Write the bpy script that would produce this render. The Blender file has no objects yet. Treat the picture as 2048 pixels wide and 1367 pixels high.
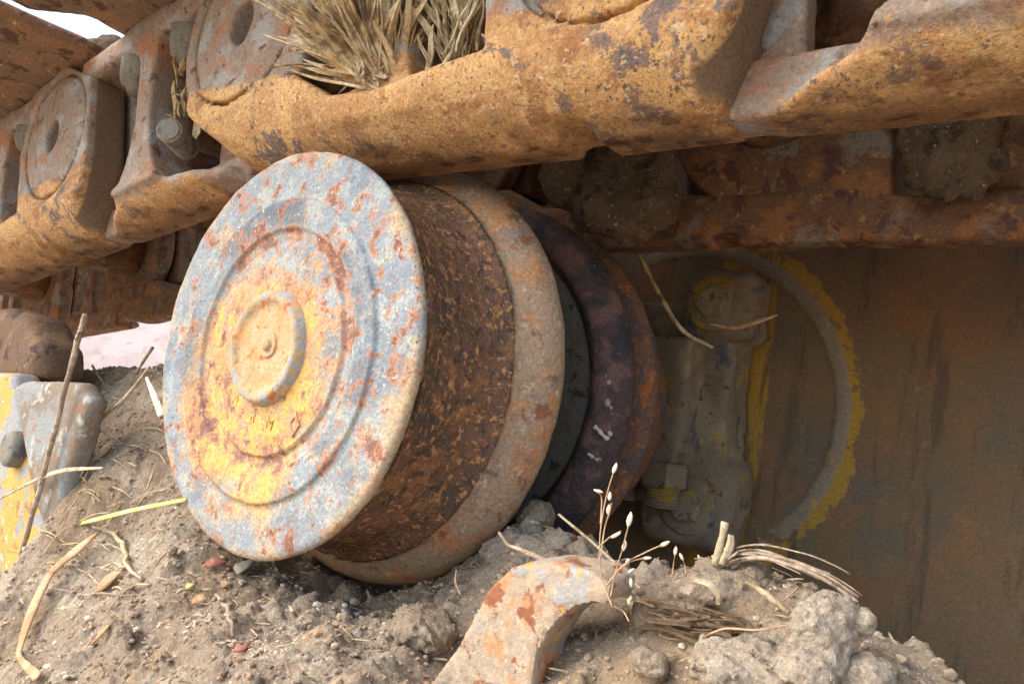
import bpy, math, random
import numpy as np
from mathutils import Vector, Matrix
from mathutils.bvhtree import BVHTree
random.seed(7); RNG = np.random.default_rng(7)
SC = bpy.context.scene; COL = SC.collection
S = 0.1                      # modelling unit (1 = radius of the roller's end disc = 10 cm) to metres

# ------------------------------------------------------------------ camera
F = 1500.0                   # focal length in pixels of the 2048 px photograph
MX = np.array([[0.78980389, 0.06042718, -0.6103756],
               [0.5961125, 0.15870412, 0.78705965],
               [0.14442892, -0.98547529, 0.08932373]])   # columns: camera right, down, forward in world axes
CAM = np.array([3.16231826, -2.19392205, -0.1277534])
cd = bpy.data.cameras.new('camera'); cam = bpy.data.objects.new('camera', cd); COL.objects.link(cam)
cd.sensor_width = 36; cd.lens = 36 * F / 2048; cd.clip_start = 0.01; cd.clip_end = 2000
r_, d_, f_ = MX[:, 0], MX[:, 1], MX[:, 2]
cam.matrix_world = Matrix([[r_[0], -d_[0], -f_[0], CAM[0] * S], [r_[1], -d_[1], -f_[1], CAM[1] * S],
                           [r_[2], -d_[2], -f_[2], CAM[2] * S], [0, 0, 0, 1]])
cd.dof.use_dof = True; cd.dof.focus_distance = 0.36; cd.dof.aperture_fstop = 40.0
SC.camera = cam

# ------------------------------------------------------------------ sky, sun, exposure
SUN_EL, SUN_AZ = 42, 226     # azimuth measured from +Y towards +X
W = bpy.data.worlds.new('World'); SC.world = W; W.use_nodes = True
nt = W.node_tree; bg = nt.nodes['Background']
sky = nt.nodes.new('ShaderNodeTexSky'); sky.sky_type = 'NISHITA'; sky.sun_disc = False
sky.sun_elevation = math.radians(SUN_EL); sky.sun_rotation = math.radians(SUN_AZ)
sky.air_density = 1.2; sky.dust_density = 2.0; sky.ozone_density = 1.0
nt.links.new(sky.outputs[0], bg.inputs[0]); bg.inputs[1].default_value = 0.15
sl = bpy.data.lights.new('sun', 'SUN'); so = bpy.data.objects.new('sun', sl); COL.objects.link(so)
sl.energy = 1.1; sl.angle = math.radians(60); sl.color = (1, 0.95, 0.89)
e, a = math.radians(SUN_EL), math.radians(SUN_AZ)
sd = Vector((math.cos(e) * math.sin(a), math.cos(e) * math.cos(a), math.sin(e)))
so.rotation_euler = sd.to_track_quat('Z', 'Y').to_euler(); so.location = sd * 5
SC.view_settings.view_transform = 'Standard'; SC.view_settings.look = 'None'
SC.view_settings.gamma = 1; SC.view_settings.exposure = 1.7
SC.render.engine = 'CYCLES'; SC.cycles.max_bounces = 6; SC.cycles.diffuse_bounces = 3; SC.cycles.glossy_bounces = 2; SC.cycles.transmission_bounces = 2

# ------------------------------------------------------------------ pixel <-> place helpers
def ray(px, py): return MX @ np.array([(px - 1024) / F, (py - 683.5) / F, 1.0])
def un(px, py, y=None, x=None, z=None):
    """point on the ray of a photo pixel where it meets a plane of the machine (y = depth along the axle)"""
    r = ray(px, py)
    i, v = (1, y) if y is not None else ((0, x) if x is not None else (2, z))
    return CAM + r * ((v - CAM[i]) / r[i])

# ------------------------------------------------------------------ noise, distance fields, surface nets
def _h(i, j, k, s):
    n = (i.astype(np.int64) * 73856093) ^ (j.astype(np.int64) * 19349663) ^ (k.astype(np.int64) * 83492791) ^ (s * 2654435761)
    n = (n ^ (n >> 13)) * 1274126177 & 0xffffffff
    n = (n ^ (n >> 15)) * 2246822519 & 0xffffffff
    return ((n ^ (n >> 16)) & 0xffff) / 65535.0
def vnoise(x, y, z, s=0):
    i, j, k = np.floor(x), np.floor(y), np.floor(z)
    u, v, w = x - i, y - j, z - k
    u, v, w = u * u * (3 - 2 * u), v * v * (3 - 2 * v), w * w * (3 - 2 * w)
    o = 0
    for a in (0, 1):
        for b in (0, 1):
            for c in (0, 1):
                o = o + _h(i + a, j + b, k + c, s) * (u if a else 1 - u) * (v if b else 1 - v) * (w if c else 1 - w)
    return o * 2 - 1
def fbm(x, y, z, f, oct=4, s=0, g=.5):
    x, y, z = np.broadcast_arrays(x, y, z)
    o = 0; A = 1; T = 0
    for q in range(oct):
        o = o + A * vnoise(x * f + 17.3 * q, y * f - 5.1 * q, z * f + 9.7 * q, s + q); T += A; A *= g; f *= 2.03
    return o / T
def cells(x, y, f, s=0):
    """distance to the nearest feature point of a jittered 2-D grid, and that point's random number"""
    X, Y = x * f, y * f; i0, j0 = np.floor(X), np.floor(Y); best = np.full(np.shape(X), 9.); rid = np.zeros(np.shape(X)); z0 = np.zeros(np.shape(X))
    for a in (-1, 0, 1):
        for b in (-1, 0, 1):
            i, j = i0 + a, j0 + b
            px = i + .15 + .7 * _h(i, j, z0, s); py = j + .15 + .7 * _h(i, j, z0, s + 1)
            d = np.hypot(X - px, Y - py); m = d < best
            best = np.where(m, d, best); rid = np.where(m, _h(i, j, z0, s + 2), rid)
    return best, rid
def smin(a, b, k): h = np.clip(.5 + .5 * (b - a) / k, 0, 1); return b * (1 - h) + a * h - k * h * (1 - h)
def smax(a, b, k): return -smin(-a, -b, k)
def sbox(p, c, h, r=0.0):
    q = [np.abs(p[i] - c[i]) - h[i] + r for i in range(3)]
    return np.sqrt(sum(np.maximum(t, 0) ** 2 for t in q)) + np.minimum(np.maximum(np.maximum(q[0], q[1]), q[2]), 0) - r
def sell(p, c, r):
    k = np.sqrt(sum(((p[i] - c[i]) / r[i]) ** 2 for i in range(3))); return (k - 1) * min(r)
def spoly(x, y, P):
    P = np.array(P, float); n = len(P); d = np.full(np.shape(x), 1e9); s = np.ones(np.shape(x))
    for i in range(n):
        a, b = P[i], P[i - 1]; ex, ey = b - a; wx, wy = x - a[0], y - a[1]
        t = np.clip((wx * ex + wy * ey) / (ex * ex + ey * ey), 0, 1)
        d = np.minimum(d, (wx - ex * t) ** 2 + (wy - ey * t) ** 2)
        c1, c2, c3 = y >= a[1], y < b[1], ex * wy > ey * wx
        s = np.where((c1 & c2 & c3) | (~c1 & ~c2 & ~c3), -s, s)
    return s * np.sqrt(d)
def extr(d2, v, lo, hi, r=.03):
    q1 = d2 + r; q2 = np.abs(v - (lo + hi) / 2) - (hi - lo) / 2 + r
    return np.minimum(np.maximum(q1, q2), 0) + np.sqrt(np.maximum(q1, 0) ** 2 + np.maximum(q2, 0) ** 2) - r
def nets(fn, lo, hi, h):
    n = [int(math.ceil((hi[i] - lo[i]) / h)) + 1 for i in range(3)]
    ax = [lo[i] + h * np.arange(n[i]) for i in range(3)]
    G = fn([g for g in np.meshgrid(*ax, indexing='ij')])
    neg = G < 0
    acc = np.zeros([n[0] - 1, n[1] - 1, n[2] - 1, 3]); cnt = np.zeros([n[0] - 1, n[1] - 1, n[2] - 1])
    sl_ = lambda o: tuple(slice(o[i], n[i] - 1 + o[i]) for i in range(3))
    for axis in range(3):
        o1, o2 = [i for i in range(3) if i != axis]
        for a in (0, 1):
            for b in (0, 1):
                p = [0, 0, 0]; p[o1] = a; p[o2] = b; q = list(p); q[axis] = 1
                g0, g1 = G[sl_(p)], G[sl_(q)]; m = (g0 < 0) != (g1 < 0)
                t = np.where(m, g0 / np.where(m, g0 - g1, 1), 0)
                for i in range(3): acc[..., i] += np.where(m, (t if i == axis else p[i]), 0)
                cnt += m
    act = cnt > 0; idx = np.full(act.shape, -1); idx[act] = np.arange(act.sum())
    V = np.argwhere(act) + acc[act] / cnt[act][:, None]; V = V * h + np.array(lo)
    Fs = []
    for axis in range(3):
        o1, o2 = (axis + 1) % 3, (axis + 2) % 3
        s0 = [slice(None)] * 3; s1 = [slice(None)] * 3; s0[axis] = slice(0, n[axis] - 1); s1[axis] = slice(1, n[axis])
        ch = neg[tuple(s0)] != neg[tuple(s1)]
        c = np.argwhere(ch); ok = (c[:, o1] > 0) & (c[:, o1] < n[o1] - 1) & (c[:, o2] > 0) & (c[:, o2] < n[o2] - 1); c = c[ok]
        flip = neg[tuple(s0)][tuple(c.T)]
        def at(a, b):
            k = c.copy(); k[:, o1] -= a; k[:, o2] -= b; return idx[tuple(k.T)]
        q = np.stack([at(1, 1), at(0, 1), at(0, 0), at(1, 0)], 1)
        q[~flip] = q[~flip][:, ::-1]; Fs.append(q)
    return V, np.concatenate(Fs)

# ------------------------------------------------------------------ object helpers
def mesh(name, V, Fc, smooth=True):
    me = bpy.data.meshes.new(name); V = np.asarray(V, float) * S
    if isinstance(Fc, np.ndarray):
        k = Fc.shape[1]; me.vertices.add(len(V)); me.vertices.foreach_set('co', V.ravel())
        me.loops.add(Fc.size); me.loops.foreach_set('vertex_index', Fc.ravel().astype(np.int32))
        me.polygons.add(len(Fc)); me.polygons.foreach_set('loop_start', np.arange(0, Fc.size, k, dtype=np.int32))
        me.update(calc_edges=True)
    else: me.from_pydata(V.tolist(), [], Fc)
    me.polygons.foreach_set('use_smooth', np.full(len(me.polygons), smooth)); me.update()
    return me
def obj(name, V, Fc, mat, parent=None, org=None, smooth=True):
    """V in modelling units, world axes; org = where the object's origin goes (default: its base, or the parent's place)"""
    V = np.asarray(V, float)
    if org is None: org = np.zeros(3) if parent else np.array([(V[:, 0].min() + V[:, 0].max()) / 2, (V[:, 1].min() + V[:, 1].max()) / 2, V[:, 2].min()])
    org = np.asarray(org, float)
    o = bpy.data.objects.new(name, mesh(name, V - org, Fc, smooth)); COL.objects.link(o); o.location = org * S
    o.data.materials.append(mat)
    if parent:
        o.parent = parent
    return o
def tag(o, label, cat, group=None):
    o['label'] = label; o['category'] = cat
    if group: o['group'] = group
    return o
def thing(name, label, cat, loc=(0, 0, 0), group=None):
    o = bpy.data.objects.new(name, None); COL.objects.link(o); o.location = np.array(loc) * S; o.empty_display_size = .02
    return tag(o, label, cat, group)
def kind(o, k): o['kind'] = k; return o
def join(parts):
    V = []; Fc = []; n = 0
    for v, f in parts:
        v = np.asarray(v); V.append(v); Fc += [tuple(int(i) + n for i in q) for q in f]; n += len(v)
    return np.concatenate(V), Fc
def tube(P, R, k=7, cap=True):
    P = np.asarray(P, float); R = np.broadcast_to(np.asarray(R, float), (len(P),)); T = np.gradient(P, axis=0); V = []
    up = np.array([.31, .22, .92])
    for p, r, t in zip(P, R, T):
        t = t / (np.linalg.norm(t) + 1e-12); a = np.cross(t, up); a /= np.linalg.norm(a) + 1e-12; b = np.cross(t, a)
        for q in range(k): g = 2 * math.pi * q / k; V.append(p + r * (math.cos(g) * a + math.sin(g) * b))
    Fc = [(i * k + q, i * k + (q + 1) % k, (i + 1) * k + (q + 1) % k, (i + 1) * k + q) for i in range(len(P) - 1) for q in range(k)]
    if cap: Fc += [tuple(range(k))[::-1], tuple(range((len(P) - 1) * k, len(P) * k))]
    return np.array(V), Fc
def spline(P, n=24):
    P = np.asarray(P, float); m = len(P)
    if m == 2: return np.array([P[0] + (P[1] - P[0]) * t for t in np.linspace(0, 1, n)])
    Q = np.vstack([2 * P[0] - P[1], P, 2 * P[-1] - P[-2]]); out = []
    for t in np.linspace(0, m - 1 - 1e-9, n):
        i = int(t); u = t - i; a, b, c, d = Q[i:i + 4]
        out.append(.5 * ((2 * b) + (c - a) * u + (2 * a - 5 * b + 4 * c - d) * u * u + (3 * b - a - 3 * c + d) * u ** 3))
    return np.array(out)
def ribbon(P, Wd, nrm=(0, -.6, .8), curl=.25, thick=.006, twist=0.0):
    """a blade: a folded strip with real thickness along the points P"""
    P = np.asarray(P, float); Wd = np.broadcast_to(np.asarray(Wd, float), (len(P),)); T = np.gradient(P, axis=0); V = []; m = len(P)
    for i, (p, w, t) in enumerate(zip(P, Wd, T)):
        t = t / (np.linalg.norm(t) + 1e-12); n = np.array(nrm, float); n = n - t * (n @ t); n /= np.linalg.norm(n) + 1e-12; b = np.cross(t, n)
        g = twist * i / m; b, n = b * math.cos(g) + n * math.sin(g), n * math.cos(g) - b * math.sin(g)
        for u, q in ((-1, curl), (0, 0), (1, curl)): V.append(p + b * w * u + n * w * q + n * thick)
        for u, q in ((1, curl), (0, 0), (-1, curl)): V.append(p + b * w * u + n * w * q - n * thick)
    Fc = [(i * 6 + q, i * 6 + (q + 1) % 6, (i + 1) * 6 + (q + 1) % 6, (i + 1) * 6 + q) for i in range(m - 1) for q in range(6)]
    Fc += [tuple(range(6))[::-1], tuple(range((m - 1) * 6, m * 6))]
    return np.array(V), Fc
def lathe(prof, seg=200, fn=None, close=False):
    """profile of (y, r) turned round the axle (Y); fn(y, r, angle) -> change of r"""
    V = []; m = len(prof); th = np.linspace(0, 2 * math.pi, seg, endpoint=False)
    y = np.array([p[0] for p in prof])[:, None] + 0 * th; r = np.array([p[1] for p in prof])[:, None] + 0 * th
    if fn is not None:
        dy, dr = fn(y, r, th[None, :] + 0 * y); y = y + dy; r = np.maximum(r + dr, 0)
    V = np.stack([r * np.sin(th), y, r * np.cos(th)], -1).reshape(-1, 3)
    i = np.arange(m - 1)[:, None] * seg; j = np.arange(seg)[None, :]; j2 = (j + 1) % seg
    Fc = np.stack([i + j, i + seg + j, i + seg + j2, i + j2], -1).reshape(-1, 4)
    return V, Fc
def dense(prof, step=.012):
    out = [prof[0]]
    for a, b in zip(prof[:-1], prof[1:]):
        n = max(1, int(math.hypot(b[0] - a[0], b[1] - a[1]) / step))
        out += [(a[0] + (b[0] - a[0]) * k / n, a[1] + (b[1] - a[1]) * k / n) for k in range(1, n + 1)]
    return out
def rounded(prof, it=2):
    """cut the corners of an open profile (Chaikin)"""
    for _ in range(it):
        o = [prof[0]]
        for a, b in zip(prof[:-1], prof[1:]):
            o += [(a[0] * .75 + b[0] * .25, a[1] * .75 + b[1] * .25), (a[0] * .25 + b[0] * .75, a[1] * .25 + b[1] * .75)]
        prof = o + [prof[-1]]
    return prof

# ------------------------------------------------------------------ materials
def lin(c): return tuple((v / 12.92 if v <= .04045 else ((v + .055) / 1.055) ** 2.4) for v in [q / 255 for q in c]) + (1,)
class Mat:
    def __init__(s, name, rough=.85, spec=.3):
        s.m = bpy.data.materials.new(name); s.m.use_nodes = True; s.t = s.m.node_tree; s.b = s.t.nodes['Principled BSDF']
        s.b.inputs['Roughness'].default_value = rough; s.b.inputs['Specular IOR Level'].default_value = spec
        c = s.t.nodes.new('ShaderNodeTexCoord'); mp = s.n('ShaderNodeMapping'); mp.inputs['Scale'].default_value = (10, 10, 10)
        s.l(c.outputs['Object'], mp.inputs[0]); s.P = mp.outputs[0]; s.k = 0; s.h = None
    def n(s, t): return s.t.nodes.new(t)
    def l(s, a, b): s.t.links.new(a, b)
    def math(s, op, a, b=None, c=None):
        n = s.n('ShaderNodeMath'); n.operation = op
        for i, v in enumerate((a, b, c)):
            if v is None: continue
            if isinstance(v, (int, float)): n.inputs[i].default_value = v
            else: s.l(v, n.inputs[i])
        return n.outputs[0]
    def vec(s, stretch):
        mp = s.n('ShaderNodeMapping'); s.k += 1; mp.inputs['Scale'].default_value = stretch; mp.inputs['Location'].default_value = (3.7 * s.k, 1.9 * s.k, 5.3 * s.k)
        s.l(s.P, mp.inputs[0]); return mp.outputs[0]
    def noise(s, scale, detail=6, rough=.6, dist=0, stretch=(1, 1, 1)):
        n = s.n('ShaderNodeTexNoise'); s.l(s.vec(stretch), n.inputs['Vector'])
        n.inputs['Scale'].default_value = scale; n.inputs['Detail'].default_value = detail; n.inputs['Roughness'].default_value = rough; n.inputs['Distortion'].default_value = dist
        return n.outputs['Fac']
    def step(s, f, lo, hi):
        n = s.n('ShaderNodeMapRange'); n.interpolation_type = 'SMOOTHSTEP'
        n.inputs['From Min'].default_value = lo; n.inputs['From Max'].default_value = hi; s.l(f, n.inputs['Value']); return n.outputs[0]
    def mix(s, a, b, f):
        n = s.n('ShaderNodeMix'); n.data_type = 'RGBA'
        for sock, v in ((n.inputs['A'], a), (n.inputs['B'], b), (n.inputs['Factor'], f)):
            if isinstance(v, (tuple, float, int)): sock.default_value = v
            else: s.l(v, sock)
        return n.outputs['Result']
    def sep(s):
        n = s.n('ShaderNodeSeparateXYZ'); s.l(s.P, n.inputs[0]); return n.outputs
    def radius(s, cx=0, cz=0):
        x, y, z = s.sep(); x = s.math('SUBTRACT', x, cx); z = s.math('SUBTRACT', z, cz)
        return s.math('SQRT', s.math('ADD', s.math('MULTIPLY', x, x), s.math('MULTIPLY', z, z)))
    def grit(s, col, amt=.35, scale=60):
        """fine light-dark speckle of the surface colour"""
        n = s.n('ShaderNodeMix'); n.data_type = 'RGBA'; n.blend_type = 'MULTIPLY'; n.inputs['Factor'].default_value = 1
        mr = s.n('ShaderNodeMapRange'); s.l(s.noise(scale, 2, .7), mr.inputs['Value'])
        mr.inputs['From Min'].default_value = .25; mr.inputs['From Max'].default_value = .75
        mr.inputs['To Min'].default_value = 1 - amt; mr.inputs['To Max'].default_value = 1 + amt; mr.clamp = False
        c = s.n('ShaderNodeCombineXYZ')
        for i in range(3): s.l(mr.outputs[0], c.inputs[i])
        s.l(col, n.inputs['A']); s.l(c.outputs[0], n.inputs['B']); return n.outputs['Result']
    def add_h(s, f, w):
        v = s.math('MULTIPLY', f, w); s.h = v if s.h is None else s.math('ADD', s.h, v)
    def done(s, col, bump=.35, dist=.0012):
        s.l(col, s.b.inputs['Base Color'])
        if s.h is not None:
            b = s.n('ShaderNodeBump'); b.inputs['Strength'].default_value = bump; b.inputs['Distance'].default_value = dist
            s.l(s.h, b.inputs['Height']); s.l(b.outputs[0], s.b.inputs['Normal'])
        return s.m
def layered(name, base, layers, rough=.85, spec=.3, grit=.3, gscale=70, bump=.5, stretch=(1, 1, 1), dist=.0012, relief=False):
    """base colour, then (colour, noise scale, threshold from, to, height) layers over it"""
    M = Mat(name, rough, spec); c = lin(base)
    for L in layers:
        col, sc, lo, hi = L[:4]; hgt = L[4] if len(L) > 4 else 0; det = L[5] if len(L) > 5 else 4.5
        m = M.step(M.noise(sc, det, .62, .3, stretch), lo, hi)
        c = M.mix(c, lin(col), m)
        if hgt and relief: M.add_h(m, hgt)
    M.add_h(M.noise(gscale * .45, 4, .75), 1.6)
    return M.done(M.grit(c, grit, gscale * .8), bump, dist)

m_orange = layered('orange_rust_paint', (205, 138, 76), [
    ((222, 160, 96), 3.0, .46, .58), ((172, 108, 62), 5.0, .53, .62), ((128, 96, 84), 8, .575, .62, -.5),
    ((98, 82, 84), 26, .63, .67, -.6), ((180, 150, 122), 17, .62, .70)], rough=.8, grit=.28, gscale=80, stretch=(.8, 1, 1))
m_linkgrey = layered('worn_brown_link', (150, 126, 104), [
    ((168, 120, 88), 3.5, .48, .62), ((120, 74, 58), 11, .60, .66, .3), ((160, 152, 140), 4.5, .52, .64),
    ((104, 84, 72), 7, .58, .68)], grit=.25)
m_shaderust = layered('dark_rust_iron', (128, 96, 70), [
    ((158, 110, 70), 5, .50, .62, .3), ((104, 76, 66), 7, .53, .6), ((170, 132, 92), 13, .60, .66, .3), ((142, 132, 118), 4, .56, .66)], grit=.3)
m_tread = layered('brown_scaly_tread', (116, 86, 64), [
    ((128, 92, 78), 3.0, .46, .60), ((92, 76, 64), 2.2, .50, .62), ((154, 108, 72), 6, .50, .62, .4), ((190, 138, 92), 28, .53, .61, .7), ((88, 72, 60), 20, .55, .64, -.3), ((188, 150, 114), 60, .60, .68, .5)],
    grit=.36, gscale=60, bump=.7, dist=.0015, relief=True)
m_flange = layered('tan_flange_scale', (164, 138, 112), [
    ((148, 132, 118), 2.6, .47, .64), ((186, 132, 90), 4.5, .47, .62, .4), ((146, 94, 66), 9, .57, .68, .5), ((186, 164, 136), 22, .57, .67, .4), ((124, 98, 80), 7, .58, .70, -.3)],
    grit=.32, bump=.8)
m_darkfl = layered('black_purple_flange', (76, 58, 58), [
    ((112, 80, 74), 7, .46, .58, .4), ((52, 48, 54), 3, .52, .62), ((150, 84, 44), 24, .645, .69, .6), ((128, 112, 104), 34, .66, .70, .5)], rough=.6, spec=.5, grit=.4, bump=.9)
m_darkface = layered('dark_green_grey_casting', (104, 100, 90), [((74, 58, 50), 14, .58, .63, .3), ((100, 92, 78), 4, .5, .6)], grit=.25)
m_rustband = layered('rusty_inner_tread', (122, 88, 68), [((166, 98, 56), 10, .54, .62, .5), ((96, 80, 78), 5, .5, .6), ((150, 128, 104), 26, .63, .68, .4)], grit=.4, bump=.9)
m_bracket = layered('dusty_grey_brown_casting', (122, 106, 88), [((140, 124, 102), 3, .48, .62), ((96, 66, 50), 13, .60, .66), ((150, 120, 50), 3.2, .60, .66), ((84, 82, 88), 4, .60, .68)], grit=.22)
m_boltgrey = layered('dusty_grey_bolt', (130, 124, 112), [((100, 92, 84), 6, .5, .6), ((140, 94, 62), 9, .6, .68)], rough=.7, grit=.25)
m_shoe = layered('brown_earthy_shoe', (136, 112, 88), [((156, 120, 90), 2.5, .48, .6), ((100, 74, 56), 6, .54, .62), ((190, 168, 140), 9, .62, .7), ((84, 66, 54), 20, .62, .68)], grit=.3)
m_hook = layered('rust_grey_painted_iron', (170, 150, 126), [
    ((182, 132, 92), 5, .48, .58, .3), ((142, 90, 64), 11, .56, .63, .4), ((158, 152, 146), 5, .54, .60), ((200, 156, 76), 7, .60, .64, .3), ((186, 170, 148), 24, .60, .68)], grit=.2, bump=.6, gscale=40)
m_yoke = layered('yellow_paint_over_grey', (204, 160, 84), [((158, 156, 152), 3.5, .50, .54, -.4), ((160, 120, 90), 9, .60, .66), ((196, 190, 180), 14, .60, .66)], grit=.2)
m_yokegrey = layered('weathered_grey_plate', (144, 144, 140), [((132, 116, 98), 3, .45, .56), ((170, 168, 160), 7, .56, .64), ((160, 108, 76), 12, .61, .66)], grit=.22)
m_yokebrown = layered('brown_dull_iron', (112, 86, 66), [((140, 108, 78), 4, .5, .62), ((78, 60, 54), 6, .55, .64), ((150, 130, 104), 14, .63, .7)], grit=.25)
m_straw = layered('pale_straw', (184, 166, 132), [((204, 188, 154), 6, .5, .6), ((150, 126, 92), 12, .52, .62)], rough=.8, grit=.3)
m_strawbrown = layered('matted_brown_straw', (196, 168, 124), [((208, 190, 156), 4, .48, .58), ((126, 104, 76), 3, .52, .62), ((150, 124, 90), 14, .55, .62)], rough=.9, grit=.35)
m_greenstraw = layered('yellow_green_straw', (214, 206, 110), [((226, 214, 150), 6, .5, .6)], rough=.6, grit=.1)
m_seed = layered('ivory_seed_husk', (228, 214, 188), [((200, 176, 136), 20, .55, .65)], rough=.7, grit=.1)
m_stem = layered('reddish_thin_stem', (196, 162, 128), [((160, 120, 92), 8, .5, .6)], rough=.7, grit=.1)
m_twig = layered('grey_brown_twig', (156, 134, 112), [((188, 168, 142), 12, .5, .6), ((112, 90, 76), 16, .58, .66)], grit=.25)
m_leaf = layered('tan_dry_leaf', (178, 138, 100), [((198, 162, 124), 5, .5, .6), ((160, 110, 80), 9, .56, .66)], grit=.15)
m_pinkleaf = layered('reddish_dry_leaf', (180, 122, 100), [((150, 98, 80), 7, .5, .6)], grit=.15)
m_greyleaf = layered('grey_dry_leaf', (150, 138, 124), [((120, 108, 96), 7, .5, .6)], grit=.15)
m_husk = layered('brown_fibrous_husk', (100, 80, 60), [((126, 104, 78), 14, .54, .64), ((76, 60, 46), 8, .55, .65)], grit=.3, stretch=(1, 4, 4))
def dirt_mat(name, base, pale, dark, warm):
    M = Mat(name, .95, .15); c = lin(base)
    c = M.mix(c, lin(pale), M.step(M.noise(2.2, 4, .65), .48, .62)); c = M.mix(c, lin(dark), M.step(M.noise(7, 4, .65), .56, .66))
    c = M.mix(c, lin(warm), M.step(M.noise(1.1, 4), .52, .62)); c = M.mix(c, lin((206, 192, 170)), M.step(M.noise(34, 3, .6), .65, .70))
    M.add_h(M.noise(28, 5, .78), 3.0)
    return M.done(M.grit(c, .32, 60), .9, .002)
m_dirt = dirt_mat('dry_crumbly_earth', (170, 150, 127), (196, 178, 154), (130, 112, 94), (170, 146, 118))
m_clod = dirt_mat('pale_dry_clay', (186, 168, 146), (206, 192, 168), (152, 134, 114), (176, 154, 130))
m_mud = dirt_mat('packed_mud', (124, 104, 82), (144, 122, 98), (92, 76, 62), (124, 98, 74))
m_pebble = layered('mixed_grit', (164, 144, 122), [((198, 184, 162), 4, .5, .56), ((132, 112, 94), 5, .52, .58), ((176, 140, 108), 6, .56, .6)], rough=.95, spec=.15, grit=.2, bump=.05)
m_chalk = layered('faded_white_paint', (206, 196, 176), [((150, 130, 112), 16, .56, .64)], grit=.2)
m_lichen = layered('pale_speckle', (172, 152, 128), [((120, 96, 80), 16, .54, .64)], grit=.3)
m_ground = dirt_mat('field_earth', (172, 150, 128), (192, 172, 148), (136, 116, 96), (176, 148, 122))
m_bank = layered('pinkish_bare_earth', (160, 142, 134), [((172, 154, 146), .05, .45, .6), ((150, 130, 120), .2, .55, .65)], grit=.06, gscale=2)

def face_mat():
    """end disc: yellow in the middle, worn blue-grey paint further out, rust blotches over both"""
    M = Mat('worn_blue_grey_and_yellow_paint', .72, .35); r = M.radius(); x, y, z = M.sep()
    wob = M.math('ADD', r, M.math('MULTIPLY', M.math('SUBTRACT', M.noise(3.2, 5, .6), .5), .55))
    c = lin((142, 150, 154))
    c = M.mix(c, lin((166, 170, 166)), M.step(M.noise(5.5, 5, .7), .51, .60))
    c = M.mix(c, lin((124, 132, 140)), M.step(M.noise(3.4, 5, .65), .52, .62))
    c = M.mix(c, lin((176, 164, 142)), M.step(M.noise(4.2, 5, .68), .54, .64))
    # darker steel band bared between the two steps
    bare = M.math('MULTIPLY', M.step(r, .60, .64), M.math('SUBTRACT', 1.0, M.step(r, .74, .77)))
    c = M.mix(c, lin((112, 118, 124)), M.math('MULTIPLY', bare, M.step(M.noise(2.0, 4, .6), .46, .56)))
    # yellow paint of the middle, more of it low and to the left
    ylow = M.math('ADD', wob, M.math('MULTIPLY', M.math('ADD', z, M.math('MULTIPLY', x, .55)), .34))
    yel = M.mix(lin((218, 172, 84)), lin((198, 146, 90)), M.step(M.noise(6, 5, .68), .47, .57))
    c = M.mix(c, yel, M.math('SUBTRACT', 1.0, M.step(ylow, .40, .58)))
    c = M.mix(c, lin((198, 152, 112)), M.math('MULTIPLY', M.math('SUBTRACT', 1.0, M.step(r, .5, .64)), M.step(M.noise(8, 5, .7), .49, .57)))
    c = M.mix(c, lin((200, 166, 118)), M.math('MULTIPLY', M.step(wob, .93, 1.03), .7))
    # rust: soft orange halo, then darker cores; denser in the groove, all broken up by finer noise
    brk_ = M.math('MULTIPLY', M.math('SUBTRACT', M.noise(22, 3, .7), .5), .16)
    groove = M.math('MULTIPLY', M.step(r, .50, .545), M.math('SUBTRACT', 1.0, M.step(r, .60, .63)))
    n1 = M.math('ADD', M.noise(5.2, 5, .68, .2), brk_); n1g = M.math('ADD', n1, M.math('MULTIPLY', groove, .07))
    c = M.mix(c, lin((184, 126, 90)), M.math('MULTIPLY', M.step(n1g, .54, .60), .8))
    c = M.mix(c, lin((134, 92, 76)), M.step(n1g, .60, .65))
    n2 = M.math('ADD', M.noise(11, 4, .68), brk_); c = M.mix(c, lin((172, 118, 88)), M.step(n2, .57, .62)); c = M.mix(c, lin((124, 80, 66)), M.step(n2, .63, .67))
    c = M.mix(c, lin((190, 184, 170)), M.step(M.noise(40, 3, .6), .635, .68)); c = M.mix(c, lin((98, 96, 98)), M.step(M.noise(46, 3, .6), .645, .69))
    c = M.mix(c, lin((172, 158, 136)), M.math('MULTIPLY', M.step(M.noise(2.0, 5, .7), .40, .66), .2))
    M.add_h(M.noise(30, 5, .78), 2.0)
    return M.done(M.grit(c, .30, 60), .6, .0012)
m_face = face_mat()
def cap_mat():
    M = Mat('dusty_cap', .85, .25); r = M.radius()
    c = M.mix(lin((186, 160, 122)), lin((206, 150, 100)), M.step(M.noise(9, 6, .6), .5, .6))
    c = M.mix(c, lin((176, 148, 108)), M.step(M.noise(5, 4), .52, .6))
    c = M.mix(c, lin((158, 158, 156)), M.math('MULTIPLY', M.step(r, .222, .236), M.step(M.noise(14, 4, .7), .46, .56)))
    c = M.mix(c, lin((186, 112, 74)), M.step(M.noise(16, 5), .60, .65))
    M.add_h(M.noise(60, 4, .7), 1)
    return M.done(M.grit(c, .22, 60), .5)
m_cap = cap_mat()
RING = (0.68, 0.127)
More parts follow.
